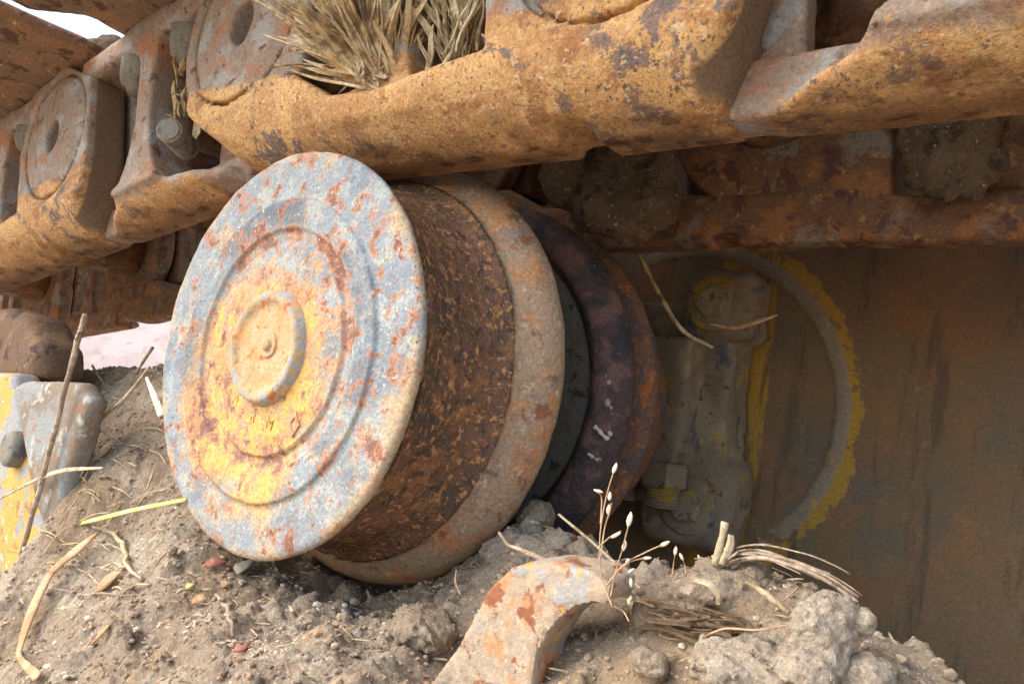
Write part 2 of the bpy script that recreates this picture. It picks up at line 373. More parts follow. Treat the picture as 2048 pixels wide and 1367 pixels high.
def plate_mat():
    M = Mat('dark_oily_plate', .6, .35); x, y, z = M.sep(); r = M.radius(*RING)
    c = M.mix(lin((118, 94, 66)), lin((134, 96, 62)), M.step(M.noise(1.6, 6, .65), .48, .6))
    c = M.mix(c, lin((100, 92, 78)), M.step(M.noise(1.3, 6, .7), .48, .66)); c = M.mix(c, lin((128, 92, 66)), M.step(M.noise(4, 6, .72), .50, .70))
    c = M.mix(c, lin((132, 112, 92)), M.step(M.noise(9, 5, .75), .58, .74))
    yel = lin((170, 132, 44)); n = M.noise(3.2, 7, .68, .3, (1, 1, .45))
    band = M.math('MULTIPLY', M.step(r, 1.10, 1.20), M.math('SUBTRACT', 1.0, M.step(r, 1.28, 1.44)))
    right = M.step(x, 1.1, 1.45); c = M.mix(c, yel, M.math('MULTIPLY', M.step(M.math('ADD', M.math('MULTIPLY', M.math('MULTIPLY', band, right), n), M.math('MULTIPLY', M.math('SUBTRACT', M.noise(9, 4, .7), .5), .55)), .36, .42), .85))
    inner = M.math('MULTIPLY', M.step(x, .75, .95), M.math('SUBTRACT', 1.0, M.step(x, 1.28, 1.50)))
    c = M.mix(c, yel, M.math('MULTIPLY', M.step(M.math('MULTIPLY', inner, M.noise(2.6, 6, .74, .3, (1, 1, .4))), .43, .49), .8))
    c = M.mix(c, lin((74, 60, 48)), M.math('MULTIPLY', M.step(M.noise(2.4, 5, .65, .2, (2.6, 1, .4)), .54, .66), .6))
    M.add_h(M.noise(24, 5, .75), 2.0)
    return M.done(M.grit(c, .28, 50), .6)
m_plate = plate_mat()

# ================================================================== the setting
V = []; N = 60
gx = np.sign(np.linspace(-1, 1, N)) * np.abs(np.linspace(-1, 1, N)) ** 3 * 6000; gy = gx.copy()
GX, GY = np.meshgrid(gx, gy, indexing='ij'); GZ = -7.0 + .5 * fbm(GX, GY, 0 * GX, .05, 3, 5) * (np.abs(GX) > 30)
I = np.arange(N * N).reshape(N, N)
quads = lambda I: np.stack([I[:-1, :-1], I[1:, :-1], I[1:, 1:], I[:-1, 1:]], -1).reshape(-1, 4)
kind(obj('ground', np.stack([GX, GY, GZ], -1).reshape(-1, 3), quads(I), m_ground, org=(0, 0, -7)), 'structure')
# bare earth bank far behind the machine, seen through the gap left of the roller
n1, n2 = 60, 24; A_, B_ = np.meshgrid(np.linspace(-1, 1, n1), np.linspace(0, 1, n2), indexing='ij')
bx_ = -230 + 130 * A_; by_ = 130 + 60 * A_ + 60 * B_; bz_ = -7 + 40 * B_ ** .8 * (1 - .4 * A_ ** 2) + 2 * fbm(bx_, by_, 0 * bx_, .04, 3, 8)
bz_[:, 0] = -8
kind(obj('earth_bank', np.stack([bx_, by_, bz_], -1).reshape(-1, 3), quads(np.arange(n1 * n2).reshape(n1, n2)), m_bank), 'structure')

# ---- the dirt heaped on the track frame: a smooth surface through control points, then lumps
ctl = []
for px, py, y in [(170, 757, .95), (250, 748, .90), (330, 765, .80), (200, 900, .45), (330, 900, .35), (380, 1000, .20), (150, 970, .05), (200, 1110, .0), (10, 1200, -.02), (-150, 1000, .5),
                  (60, 1330, -.45), (300, 1330, -.5), (500, 1330, -.48), (300, 1200, -.25), (500, 1145, .20), (620, 1165, .50), (740, 1205, .58), (850, 1185, .62), (760, 1270, .2), (760, 1340, -.20),
                  (940, 1130, .72), (1040, 1045, .98), (1140, 1075, .72), (1220, 1165, .52), (1000, 1400, .10), (1110, 1290, .30), (1200, 1340, .16), (870, 1420, .02), (1350, 1160, .50), (1480, 1150, .52), (1420, 1260, .26),
                  (1620, 1255, .34), (1500, 1390, .08), (1720, 1390, .15)]:
    ctl.append(un(px, py, y=y))
for x, y, z in [(0, .75, -1.24), (-.7, .9, -1.05), (.4, 1.2, -1.25), (-1.6, 1.9, -.75), (-3.3, 1.9, -.6), (-4.2, 1.0, -.35), (1.2, 1.3, -1.25), (2.2, 1.2, -1.2), (3.2, 1.1, -1.25), (3.6, .2, -.95),
                (3.3, -.6, -1.35), (2.2, -1.1, -1.7), (.6, -1.2, -1.85), (-1, -1.2, -2.1), (-2.8, -1, -2.2), (-3.4, -.2, -1.3), (-4.4, .2, -1.0), (-4.6, -1, -2.3), (3.8, -1.2, -1.5)]:
    ctl.append(np.array([x, y, z]))
ctl = np.array(ctl)
def tps(A, z, lam=.004):
    n = len(A); d = np.linalg.norm(A[:, None] - A[None], axis=-1); K = d * d * np.log(d + 1e-9)
    Pm = np.c_[np.ones(n), A]; L = np.block([[K + lam * np.eye(n), Pm], [Pm.T, np.zeros((3, 3))]])
    w = np.linalg.solve(L, np.r_[z, 0, 0, 0])
    def ev(x, y):
        o = w[n] + w[n + 1] * x + w[n + 2] * y
        for i in range(n):
            q = (x - A[i, 0]) ** 2 + (y - A[i, 1]) ** 2; o = o + w[i] * .5 * q * np.log(q + 1e-18)
        return o
    return ev
dirt_z0 = tps(ctl[:, :2], ctl[:, 2])
def dirt_h(x, y):
    z = dirt_z0(x, y); o = np.zeros(np.shape(x))
    z = z + .05 * fbm(x, y, o, 1.3, 4, 11) + .05 * fbm(x, y, o, 5, 4, 21, .6)
    c, rid = cells(x + .08 * fbm(x, y, o, 6, 2, 3), y + .08 * fbm(x, y, o + 3, 6, 2, 4), 6.5, 5); z = z + np.where(rid > .45, .075, .0) * np.clip(.62 - c, 0, 1) * rid * 1.6
    c, rid = cells(x, y, 15, 9); z = z + .034 * np.clip(.55 - c, 0, 1) * rid * 1.5
    c, rid = cells(x, y, 34, 15); z = z + .020 * np.clip(.55 - c, 0, 1) * rid * 1.5
    pit = fbm(x, y, o, 2.6, 3, 40); z = z - .14 * np.clip(pit - .34, 0, 1)
    return z
nx, ny = 640, 330
xs = np.linspace(-4.9, 4.0, nx); ys = -1.25 + 3.2 * np.linspace(0, 1, ny)
DX, DY = np.meshgrid(xs, ys, indexing='ij'); DZ = dirt_h(DX, DY)
# skirt down to the field
E_ = np.minimum(np.minimum((DX + 4.9), (4.0 - DX)), np.minimum(DY + 1.25, 1.95 - DY)); DZ = DZ - 5.5 * np.clip(.08 - E_, 0, 1) / .08
DV = np.stack([DX, DY, DZ], -1).reshape(-1, 3); DF = quads(np.arange(nx * ny).reshape(nx, ny))
dirt = kind(obj('dirt_bank', DV, DF, m_dirt, org=(0, 0, 0)), 'structure')
dirt_bvh = BVHTree.FromPolygons([Vector(v) for v in DV], DF.tolist())
def cast(px, py, bvh, y=0.0, lift=0.0):
    r = ray(px, py); h = bvh.ray_cast(Vector(CAM), Vector(r / np.linalg.norm(r)))
    if h[0] is None: return un(px, py, y=y)
    p = np.array(h[0]); return p - r / np.linalg.norm(r) * lift * .5 + np.array(h[1]) * (lift * .5 if h[1].dot(Vector(r)) < 0 else -lift * .5)
def on_dirt(px, py, lift=.02, y=.2): return cast(px, py, dirt_bvh, y, lift)
# loose crumbs
ico = None
def icos(sub=1):
    import bmesh
    bm = bmesh.new(); bmesh.ops.create_icosphere(bm, subdivisions=sub, radius=1); v = np.array([q.co[:] for q in bm.verts]); f = [tuple(x.index for x in p.verts) for p in bm.faces]; bm.free(); return v, f
iv, iff = icos(1); parts = []
for k in range(9000):
    x = random.uniform(-4.2, 3.2); y = random.uniform(-.9, 1.0)
    q = random.random(); s_ = .006 + .014 * q ** 3 + (.025 * random.random() if random.random() < .03 else 0)
    parts.append((x, y, s_ * .85))
P_ = np.array(parts); Zp = dirt_h(P_[:, 0], P_[:, 1]); pv = []; pf = []
for k, (x, y, s_) in enumerate(parts):
    sc = np.array([random.uniform(.7, 1.5), random.uniform(.7, 1.3), random.uniform(.5, .9)]) * s_
    v = iv * (1 + .35 * (RNG.random((len(iv), 1)) - .5)) * sc; a_ = random.random() * 6.28
    v = np.c_[v[:, 0] * math.cos(a_) - v[:, 1] * math.sin(a_), v[:, 0] * math.sin(a_) + v[:, 1] * math.cos(a_), v[:, 2]]
    pv.append(v + np.array([x, y, Zp[k] + s_ * .25])); pf.append(np.array(iff) + k * len(iv))
o = kind(obj('loose_grit', np.concatenate(pv), np.concatenate(pf), m_pebble, org=(0, 0, 0), smooth=False), 'stuff')
tag(o, 'loose crumbs and grit scattered over the dirt heap', 'grit')

# ================================================================== side plate of the machine behind everything
def plate(name, x0, x1, y0, y1, z0, z1, mat, parent=None, label=None, nx=2):
    V = [(x, y, z) for x in (x0, x1) for y in (y0, y1) for z in (z0, z1)]
    Fc = [(0, 1, 3, 2), (4, 6, 7, 5), (0, 4, 5, 1), (2, 3, 7, 6), (0, 2, 6, 4), (1, 5, 7, 3)]
    return V, Fc
PY = 3.2
hull = thing('side_plate', 'dark brown steel side plate with curved weld bead and worn yellow paint', 'steel plate', (0, PY, -6.9))
v, f = plate('', -2.4, 9, PY, PY + .3, -6.9, 4, None)
o = obj('plate', np.array(v) - np.array([0, PY, -6.9]) , f, m_plate, hull, smooth=False)
o.data.transform(Matrix.Translation(Vector((0, 0, -6.9)) * S)); o.location = (0, 0, 6.9 * S)   # object origin at axle height so the paint follows the ring
th = np.linspace(math.radians(-28), math.radians(142), 200); Rr = 1.185
P = np.stack([RING[0] + Rr * np.sin(th), 0 * th - .02, RING[1] + Rr * np.cos(th) + 6.9], -1)
cs = [(-.056, .01), (-.05, -.010), (-.02, -.016), (.025, -.016), (.05, -.010), (.056, .01)]
V_ = np.array([[RING[0] + (Rr + a_ * (1 + .15 * vnoise(np.array(t_ * 14.), np.array(a_ * 9), np.array(0.), 3))) * math.sin(t_), b_ * (1 if min(t_ - th[0], th[-1] - t_) > .5 else min(t_ - th[0], th[-1] - t_) * 2), RING[1] + 6.9 + (Rr + a_) * math.cos(t_)] for t_ in th for a_, b_ in cs])
F_ = [(i * 6 + q, i * 6 + q + 1, i * 6 + q + 7, i * 6 + q + 6) for i in range(len(th) - 1) for q in range(5)] + [(0, 1, 2, 3, 4, 5), tuple(range(len(V_) - 6, len(V_)))[::-1]]
V_ += .006 * np.stack([fbm(V_[:, 0], V_[:, 1], V_[:, 2], 14, 2, 3)] * 3, -1)
m_weld = layered('grey_weld_bead', (134, 118, 100), [((164, 138, 80), 6, .6, .68), ((124, 110, 98), 10, .54, .64)], grit=.25)
obj('weld_bead', V_, F_, m_weld, hull)

# ================================================================== roller
roller = thing('carrier_roller', 'carrier roller with blue-grey and yellow worn end disc and rusty brown tread', 'roller', (0, 0, 0))
def wear(amp, f, s, ampy=0):
    def fn(y, r, t):
        X, Z = r * np.sin(t), r * np.cos(t); n = fbm(X, y, Z, f, 4, s); return ampy * n, amp * n
    return fn
def rimfn(y, r, t):
    X, Z = r * np.sin(t), r * np.cos(t); w = np.clip((r - .9) / .1, 0, 1)
    n = fbm(X, y, Z, 5, 4, 3); chip = np.clip(fbm(X, 0 * y, Z, 3.2, 3, 31) - .30, 0, 1)
    return .006 * fbm(X, 0 * y, Z, 4, 4, 6) + .004 * fbm(X, 0 * y, Z, 20, 2, 7), w * (.006 * n - .10 * chip)
prof = dense([(-.022, .003), (-.022, .26), (-.018, .44), (-.010, .520), (.004, .528), (.010, .535), (.010, .590), (.004, .597), (-.006, .604), (-.004, .74), (.012, .752), (.016, .77), (.020, .96), (.026, .985),
              (.036, .998), (.052, 1.0), (.066, .996), (.076, .98), (.085, .95), (.09, .80)], .01)
V_, F_ = lathe(prof, 300, rimfn); V_[:, 1] -= np.clip((np.hypot(V_[:, 0], V_[:, 2]) - .5) / .3, 0, 1) * .035 * (V_[:, 1] < .08); disc = obj('end_disc', V_, F_, m_face, roller)
# raised rim with a dished middle, and the plug in it
prof = dense(rounded([(-.008, .290), (-.030, .284), (-.060, .268), (-.068, .256), (-.067, .232), (-.056, .216), (-.046, .196), (-.045, .12), (-.045, .001)], 1), .008)
V_, F_ = lathe(prof, 140, wear(.004, 14, 4, .004)); cap = obj('end_cap', V_[::-1], F_, m_cap, disc)
prof = dense(rounded([(-.030, .066), (-.053, .064), (-.055, .054), (-.052, .032), (-.070, .028), (-.074, .001)], 1), .006)
V_, F_ = lathe(prof, 48); V_ = V_[::-1] + np.array([.03, 0, .012]); obj('grease_plug', V_, F_, m_cap, cap)
# worn cast marks low on the yellow middle
def text_mesh(txt, size, ext):
    cu = bpy.data.curves.new('t', 'FONT'); cu.body = txt; cu.size = size; cu.extrude = ext; cu.bevel_depth = ext * .5; cu.align_x = 'CENTER'; cu.align_y = 'CENTER'; cu.resolution_u = 3
    ob = bpy.data.objects.new('t', cu); COL.objects.link(ob); dg = bpy.context.evaluated_depsgraph_get()
    me = bpy.data.meshes.new_from_object(ob.evaluated_get(dg)); v = np.array([q.co[:] for q in me.vertices]); f = [tuple(p.vertices) for p in me.polygons]
    bpy.data.objects.remove(ob); bpy.data.curves.remove(cu); bpy.data.meshes.remove(me); return v, f
m_mark = layered('rusty_cast_mark', (178, 124, 74), [((140, 84, 56), 20, .5, .6)], grit=.3)
for ch, px, py, ang in (('P', 470, 800, -38), ('2', 486, 815, -30), ('R', 506, 832, -24), ('M', 538, 848, -12)):
    v, f = text_mesh(ch, .072, .0025); g = math.radians(ang); c = un(px, py, y=-.02)
    q = np.stack([v[:, 0] * math.cos(g) - v[:, 1] * math.sin(g), -v[:, 2], v[:, 0] * math.sin(g) + v[:, 1] * math.cos(g)], -1) + c
    obj('cast_mark', q, f, m_face, disc, smooth=False)
c = un(588, 848, y=-.02); dm = [(0, .062), (.045, 0), (0, -.062), (-.045, 0)]
v = [(c[0] + a_ * k, c[1] - h_, c[2] + b_ * k) for h_, k in ((-.01, 1), (.004, .92), (.004, .62), (-.004, .5)) for a_, b_ in dm]
f = [(i * 4 + j, i * 4 + (j + 1) % 4, i * 4 + 4 + (j + 1) % 4, i * 4 + 4 + j) for i in range(3) for j in range(4)] + [(12, 13, 14, 15)]
obj('cast_emblem', v, f, m_face, disc, smooth=False)
def treadfn(y, r, t):
    X, Z = r * np.sin(t), r * np.cos(t)
    return 0 * y, .012 * fbm(X, y, Z, 4, 4, 8) + .007 * fbm(X, y, Z, 22, 3, 9)
V_, F_ = lathe(dense([(.07, .80), (.075, .975), (.10, .960), (.20, .940), (.33, .938), (.45, .955), (.53, .985), (.565, 1.015), (.585, 1.045), (.60, 1.01)], .014), 300, treadfn); obj('tread', V_, F_, m_tread, roller)
def flfn(y, r, t):
    X, Z = r * np.sin(t), r * np.cos(t); crust = np.exp(-((r - 1.035) / .018) ** 2)
    return 0 * y, (.008 if y.min() < 1 else .003) * fbm(X, y, Z, 3.5, 4, 12) + (.004 + (.028 * crust if y.min() < 1 else 0)) * fbm(X, y, Z, 13, 3, 13)
V_, F_ = lathe(dense(rounded([(.57, .9), (.575, 1.025), (.60, 1.04), (.615, 1.05), (.64, 1.09), (.69, 1.145), (.75, 1.175), (.81, 1.18), (.855, 1.14), (.875, 1.0), (.88, .6)], 2), .012), 300, flfn); obj('flange', V_, F_, m_flange, roller)
V_, F_ = lathe(dense([(.86, .62), (1.0, .60), (1.3, .60), (1.44, .62)], .03), 160, wear(.01, 5, 14)); obj('hub', V_, F_, m_darkface, roller)
V_, F_ = lathe(dense([(1.43, .55), (1.415, .62), (1.43, .90), (1.45, .95)], .03), 200, wear(.006, 6, 15)); obj('flange_web', V_, F_, m_darkface, roller)
V_, F_ = lathe(dense(rounded([(1.46, .90), (1.43, .965), (1.37, .99), (1.36, 1.04), (1.40, 1.12), (1.46, 1.175), (1.52, 1.185), (1.57, 1.15), (1.60, 1.04), (1.61, .9)], 2), .014), 260, flfn)
flange2 = obj('flange', V_, F_, m_darkfl, roller); flange2['label'] = 'dark purple-black inner flange with faded paint marks'
fl_bvh = BVHTree.FromPolygons([Vector(v) for v in V_], F_.tolist())
V_, F_ = lathe(dense(rounded([(1.59, .86), (1.62, 1.0), (1.70, 1.06), (1.75, 1.14), (1.81, 1.18), (1.86, 1.16), (1.89, 1.05), (1.91, 1.0), (2.1, .985), (2.35, .975), (2.42, .95), (2.45, .8), (2.46, .3)], 2), .02), 220, flfn); obj('tread', V_, F_, m_rustband, roller)
V_, F_ = lathe([(2.44, .34), (3.1, .34)], 60); obj('shaft', V_, F_, m_bracket, roller)
for pts, w in (([(1188, 852), (1196, 858), (1204, 868), (1214, 876), (1220, 868), (1217, 862)], .012), ([(1176, 906), (1184, 912), (1196, 920), (1200, 914)], .010)):
    P = spline([cast(a_, b_, fl_bvh, 1.48, .004) for a_, b_ in pts], 20); obj('paint_mark', *tube(P, w * (1 + .3 * np.sin(np.arange(20) * 1.3)), 6), m_chalk, flange2)
for px, py, s_ in ((1215, 806, .03), (1216, 765, .026), (1212, 752, .016), (1222, 815, .014)):
    c = cast(px, py, fl_bvh, 1.5, .0); v = iv * np.array([.7, .5, 1]) * s_ * (1 + .5 * (RNG.random((len(iv), 1)) - .5)) + c; obj('pale_spot', v, iff, m_lichen, flange2)

# ================================================================== roller bracket bolted to the side plate
brk = thing('roller_bracket', 'dusty cast bracket clamping the roller shaft to the side plate', 'bracket', (0, PY, -.9))
bo = np.array([0, PY, -.9])
def f_clamp(p):
    x = np.abs(p[0]); q = [x, p[1], p[2]]
    d = sbox(q, (.42, 2.76, .14), (.62, .26, .40), .04); d = smin(d, sbox(q, (.62, 2.72, -.22), (.40, .22, .12), .03), .06)
    return d + .03 * fbm(p[0], p[1], p[2], 5, 4, 2)
def f_base(p):
    x = np.abs(p[0]); q = [x, p[1], p[2]]
    d = sbox(q, (1.08, 2.92, .80), (.27, .22, .25), .10); d = smin(d, sbox(q, (1.10, 2.98, .15), (.12, .2, .5), .04), .07); d = smin(d, sbox(q, (1.00, 2.96, -.58), (.34, .22, .32), .12), .05); d = smin(d, sbox(q, (1.06, 2.70, .80), (.15, .05, .15), .03), .02)
    d = smin(d, sbox(q, (.5, 3.06, .1), (.65, .14, .75), .08), .1)
    return d + .045 * fbm(p[0], p[1], p[2], 4, 4, 4)
V_, F_ = nets(f_clamp, (-1.15, 2.3, -.45), (1.15, 3.05, .65), .03); obj('clamp', V_ - bo, F_, m_bracket, brk)
V_, F_ = nets(f_base, (-1.5, 2.4, -1.0), (1.5, 3.25, 1.15), .035); obj('base_casting', V_ - bo, F_, m_bracket, brk)
def hexbolt(c, r, h, shank_r, shank_l):
    """bolt hanging down: flange, hex head, end of the shank"""
    def ring(rad, z, k=6, tw=0): return [(c[0] + rad * math.cos(2 * math.pi * i / k + tw), c[1] + rad * math.sin(2 * math.pi * i / k + tw), c[2] + z) for i in range(k)]
    V = ring(r * .9, 0, 6) + ring(r, -.02) + ring(r, -h + .02) + ring(r * .88, -h); F_ = [(i * 6 + j, i * 6 + 6 + j, i * 6 + 6 + (j + 1) % 6, i * 6 + (j + 1) % 6) for i in range(3) for j in range(6)] + [tuple(range(6)), tuple(range(18, 24))[::-1]]
    P = np.array([[c[0], c[1], c[2] - h + .01 - t] for t in np.linspace(0, shank_l, 14)]); R = [shank_r * (1 + (.05 if i % 2 else -.03)) for i in range(14)]
    return join([(np.array(V), F_), tube(P, R, 20)])
for cx, cy in ((.90, 2.62), (.58, 2.60)):
    o = obj('clamp_bolt', *(lambda v, f: (v - bo, f))(*hexbolt((cx, cy, -.33), .165, .17, .12, .14)), m_bracket, brk, smooth=False)

def hexhead(c, r, h):
    ring = lambda rad, y: [(c[0] + rad * math.cos(math.pi * i / 3 + .3), c[1] + y, c[2] + rad * math.sin(math.pi * i / 3 + .3)) for i in range(6)]
    V = ring(r, 0) + ring(r, -h + .02) + ring(r * .86, -h); return np.array(V), [(i * 6 + j, i * 6 + (j + 1) % 6, i * 6 + 6 + (j + 1) % 6, i * 6 + 6 + j) for i in range(2) for j in range(6)] + [tuple(range(12, 18))]
for cx, cz in ((1.08, .80), (1.04, -.60)):
    v, f = hexhead((cx, 2.70 if cz > 0 else 2.76, cz), .12, .09); obj('base_bolt', v - bo, f, m_bracket, brk, smooth=False)
    v, f = lathe(dense(rounded([(.02, .20), (-.03, .20), (-.04, .18), (-.04, .05)], 1), .03), 30); obj('washer', v[::-1] + np.array([cx, 2.70 if cz > 0 else 2.76, cz]) - bo, f, m_bracket, brk)
# ================================================================== track chain
def link_sdf(outer):
    lo_v, hi_v = (.015, .32) if outer else (.34, .515)
    def fn(p):
        u, v, w = p
        if outer:
            rail = spoly(u, w, [(.28, -.86), (2.95, -.86), (3.04, -.56), (2.2, -.56), (1.95, -.53), (1.25, -.60), (.95, -.58), (.62, -.42), (-.42, -.36), (-.42, -.50), (-.02, -.80)])
            plate_ = smin(np.hypot(u, w) - .62, spoly(u, w, [(-.44, -.40), (.66, -.40), (.55, .3), (-.55, .3)]), .05)
            endr = spoly(u, w, [(1.95, -.6), (3.035, -.6), (3.10, -.30), (3.0, .35), (2.5, .62), (2.0, .5), (1.85, 0)])
        else:
            rail = spoly(u, w, [(.62, -.86), (1.9, -.86), (2.32, -.86), (2.2, -.74), (1.85, -.70), (1.25, -.66), (.95, -.70), (.74, -.77), (.58, -.85)])
            plate_ = smin(np.hypot(u, w) - .64, spoly(u, w, [(-.25, -.78), (.7, -.80), (.65, -.2), (-.4, 0)]), .1)
            endr = smin(np.hypot(u - 2.5, w) - .64, spoly(u, w, [(1.8, -.80), (2.7, -.78), (2.9, 0), (1.85, -.2)]), .1)
        bow = .05 * ((u - 1.25) / 1.3) ** 2 if outer else 0
        d = extr(rail, v, .0, .52, .022)
        d = smax(d, -.66 * (v - .02) - .75 * (w + .66), .11)
        d = smin(d, extr(smin(plate_, endr, .05), v, lo_v + .02, hi_v, .022), .02)
        inner_rail = extr(spoly(u, w, [(.35, -.85), (2.3, -.85), (2.3, -.62), (.35, -.62)]) if not outer else spoly(u, w, [(.5, -.85), (2.7, -.85), (2.7, -.62), (.5, -.62)]), v, .30, .52, .04)
        d = smin(d, inner_rail, .04)
        cw = .10 + .16 * np.clip(np.abs(w + .02) / .62, 0, 1) ** 3
        col = np.maximum(np.maximum(np.abs(u - 1.25) - cw, np.abs(v - .26) - .16), np.abs(w + .05) - .62); d = smin(d, col, .10)
        d = smin(d, sbox(p, (1.25, .32, .46), (.98, .26, .10), .05), .10)
        for pu, sgn in ((0, 1), (2.5, 1)):
            rr = np.hypot(u - pu, w)
            if outer:
                d = smin(d, extr(rr - .44, v, lo_v + .005, lo_v + .1, .03), .02)
                d = np.maximum(d, -(np.maximum(np.abs(rr - .50) - .012, v - lo_v - .075)))
                d = smax(d, -np.maximum(np.hypot((u - pu) * 1.0, w * .8) - .105, v - (lo_v + .16)), .02)
        if outer:   # broken notch under the rail
            d = smax(d, -sbox([u, v, w], (2.30, .25, -.88), (.085, .35, .075), .03), .02)
        return d + .006 * fbm(u, v, w, 3.5, 4, 51) + .004 * fbm(u, v, w, 18, 2, 52)
    return fn
LB = {True: ((-.8, -.08, -1.12), (3.5, .78, .75)), False: ((-.85, -.08, -1.12), (3.35, .82, .75))}
LM = {}
for outer in (True, False):
    V_, F_ = nets(link_sdf(outer), *LB[outer], .021)
    me = mesh('link', V_, F_); Vm = V_.copy(); Vm[:, 1] = 2.45 - Vm[:, 1]; mm = mesh('link', Vm, F_[:, ::-1].copy())
    LM[outer] = (me, mm)
def link_mat(outer):
    """orange painted rail low on the link, worn brown plate above it, along the step between the two"""
    M = Mat('orange_rail_brown_plate', .82, .3); x, y, z = M.sep()
    nz = M.noise(3, 5, .6)
    big = M.noise(1.1, 3, .6)
    c = lin((192, 146, 96))
    c = M.mix(c, lin((212, 168, 112)), M.step(M.noise(2.6, 5, .66), .46, .60)); c = M.mix(c, lin((166, 116, 74)), M.step(M.noise(4.5, 5, .68), .53, .64))
    # bare purple-brown patches gather in a few places, small specks elsewhere
    pt = M.math('ADD', M.noise(5, 5, .70, .2), M.math('MULTIPLY', M.math('SUBTRACT', big, .5), .45))
    c = M.mix(c, lin((136, 112, 98)), M.step(pt, .57, .62)); c = M.mix(c, lin((112, 98, 94)), M.step(pt, .64, .70))
    sp = M.math('ADD', M.noise(24, 3, .65), M.math('MULTIPLY', M.math('SUBTRACT', big, .5), .22)); c = M.mix(c, lin((112, 98, 92)), M.step(sp, .635, .675))
    c = M.mix(c, lin((206, 176, 134)), M.step(M.noise(30, 3, .6), .58, .66)); c = M.mix(c, lin((148, 108, 72)), M.step(M.noise(44, 3, .6), .59, .66))
    # underside and lower flank: deeper brown with darker mottling
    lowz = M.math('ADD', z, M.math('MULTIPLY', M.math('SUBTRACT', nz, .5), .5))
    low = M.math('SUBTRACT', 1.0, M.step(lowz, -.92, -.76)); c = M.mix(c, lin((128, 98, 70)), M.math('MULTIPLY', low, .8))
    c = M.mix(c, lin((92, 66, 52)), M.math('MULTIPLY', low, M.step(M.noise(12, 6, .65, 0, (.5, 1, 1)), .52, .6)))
    g = lin((152, 132, 114))
    for col, sc, a_, b_ in (((170, 122, 92), 3.2, .50, .62), ((164, 158, 150), 4.2, .50, .62), ((122, 76, 60), 11, .60, .65), ((112, 92, 80), 6, .58, .68), ((186, 150, 118), 17, .60, .68)):
        g = M.mix(g, lin(col), M.step(M.noise(sc, 6, .62), a_, b_))
    edge = M.math('ADD', z, M.math('MULTIPLY', M.math('SUBTRACT', M.noise(5, 5, .6), .5), .16))
    if outer:
        up = M.step(edge, -.42, -.36)
    else: up = M.step(M.math('SUBTRACT', edge, M.math('MULTIPLY', M.step(M.math('ABSOLUTE', M.math('SUBTRACT', x, 1.35)), .5, .85), -.16)), -.77, -.71)
    c = M.mix(c, g, up)
    if outer: c = M.mix(c, lin((122, 98, 76)), M.math('MULTIPLY', M.math('MULTIPLY', M.step(x, 2.86, 2.90), M.step(y, .085, .11)), M.step(z, -.84, -.78)))
    M.add_h(M.noise(26, 5, .78), 2.4)
    return M.done(M.grit(c, .30, 60), .6, .0014)
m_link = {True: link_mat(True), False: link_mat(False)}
def shoe_mesh():
    out = [(.60, -1.3), (.58, -.40), (.66, -.34), (.84, -.14), (.80, .16), (.60, .24), (.50, .6), (.46, 2.1), (.62, 2.2), (.62, 2.5), (.50, 2.6), (.50, 3.1), (2.92, 3.1), (2.92, -1.3)]
    def fn(p):
        u, v, w = p; d = extr(spoly(u, v, out), w, .575, .70, .03); d = smin(d, sbox(p, (1.15, .9, 1.0), (.09, 2.15, .4), .04), .08); return d + .012 * fbm(u, v, w, 2.5, 3, 61)
    V_, F_ = nets(fn, (.3, -1.45, .45), (3.05, 3.25, 1.5), .06); return mesh('track_shoe', V_, F_)
SHOE = shoe_mesh()
def boltset():
    # hex nut with a tapered shoulder and bolt end hanging in the window
    prof = [(.0, .001), (.0, .135), (-.02, .15), (-.16, .15), (-.19, .125), (-.20, .09), (-.25, .085), (-.25, .001)]
    V = []; k = 6; seg = 36
    for z, r in prof:
        for i in range(seg):
            g = 2 * math.pi * i / seg; hx = 1 / max(abs(math.cos((g + math.pi / 6) % (math.pi / 3) - math.pi / 6)), .5) * .9 if -.17 < z < -.01 else 1
            V.append((r * hx * math.cos(g), r * hx * math.sin(g), z))
    Fq = np.array([(i * seg + j, i * seg + seg + j, i * seg + seg + (j + 1) % seg, i * seg + (j + 1) % seg) for i in range(len(prof) - 1) for j in range(seg)])
    return mesh('shoe_nut', V, Fq)
NUT = boltset()
th0 = math.atan2(.42, 2.48)
pA = np.array([-.89, 1.88]); pB = pA + np.array([2.5, 0]); pN = pB + np.array([2.5, 0])
dn = np.array([math.cos(th0), math.sin(th0)]) * 2.5
pM = pA - dn; pL = pM - dn; th1 = math.radians(8); pK = pL - 2.5 * np.array([math.cos(th1), math.sin(th1)]); pJ = pK - 2.5 * np.array([math.cos(th1), math.sin(th1)])
secs = [(pA, 0, True, 'orange rusty track section pressing on the roller, straw packed in its window'),
        (pB, 0, False, 'track section with smooth orange rail tucked behind the slanted end of the next link'),
        (pM, th0, False, 'brown track section with threaded bolt stub standing in its window'),
        (pL, th0, True, 'dusty brown track section with round pin boss hanging below the bright gap'),
        (pK, th1, False, 'rusty dark inner track section above the bright patch of far ground'),
        (pJ, th1, True, 'track section at the far end of the sagging chain'),
        (pN, 0, True, 'track section joined to the smooth orange rail on the side away from the roller')]
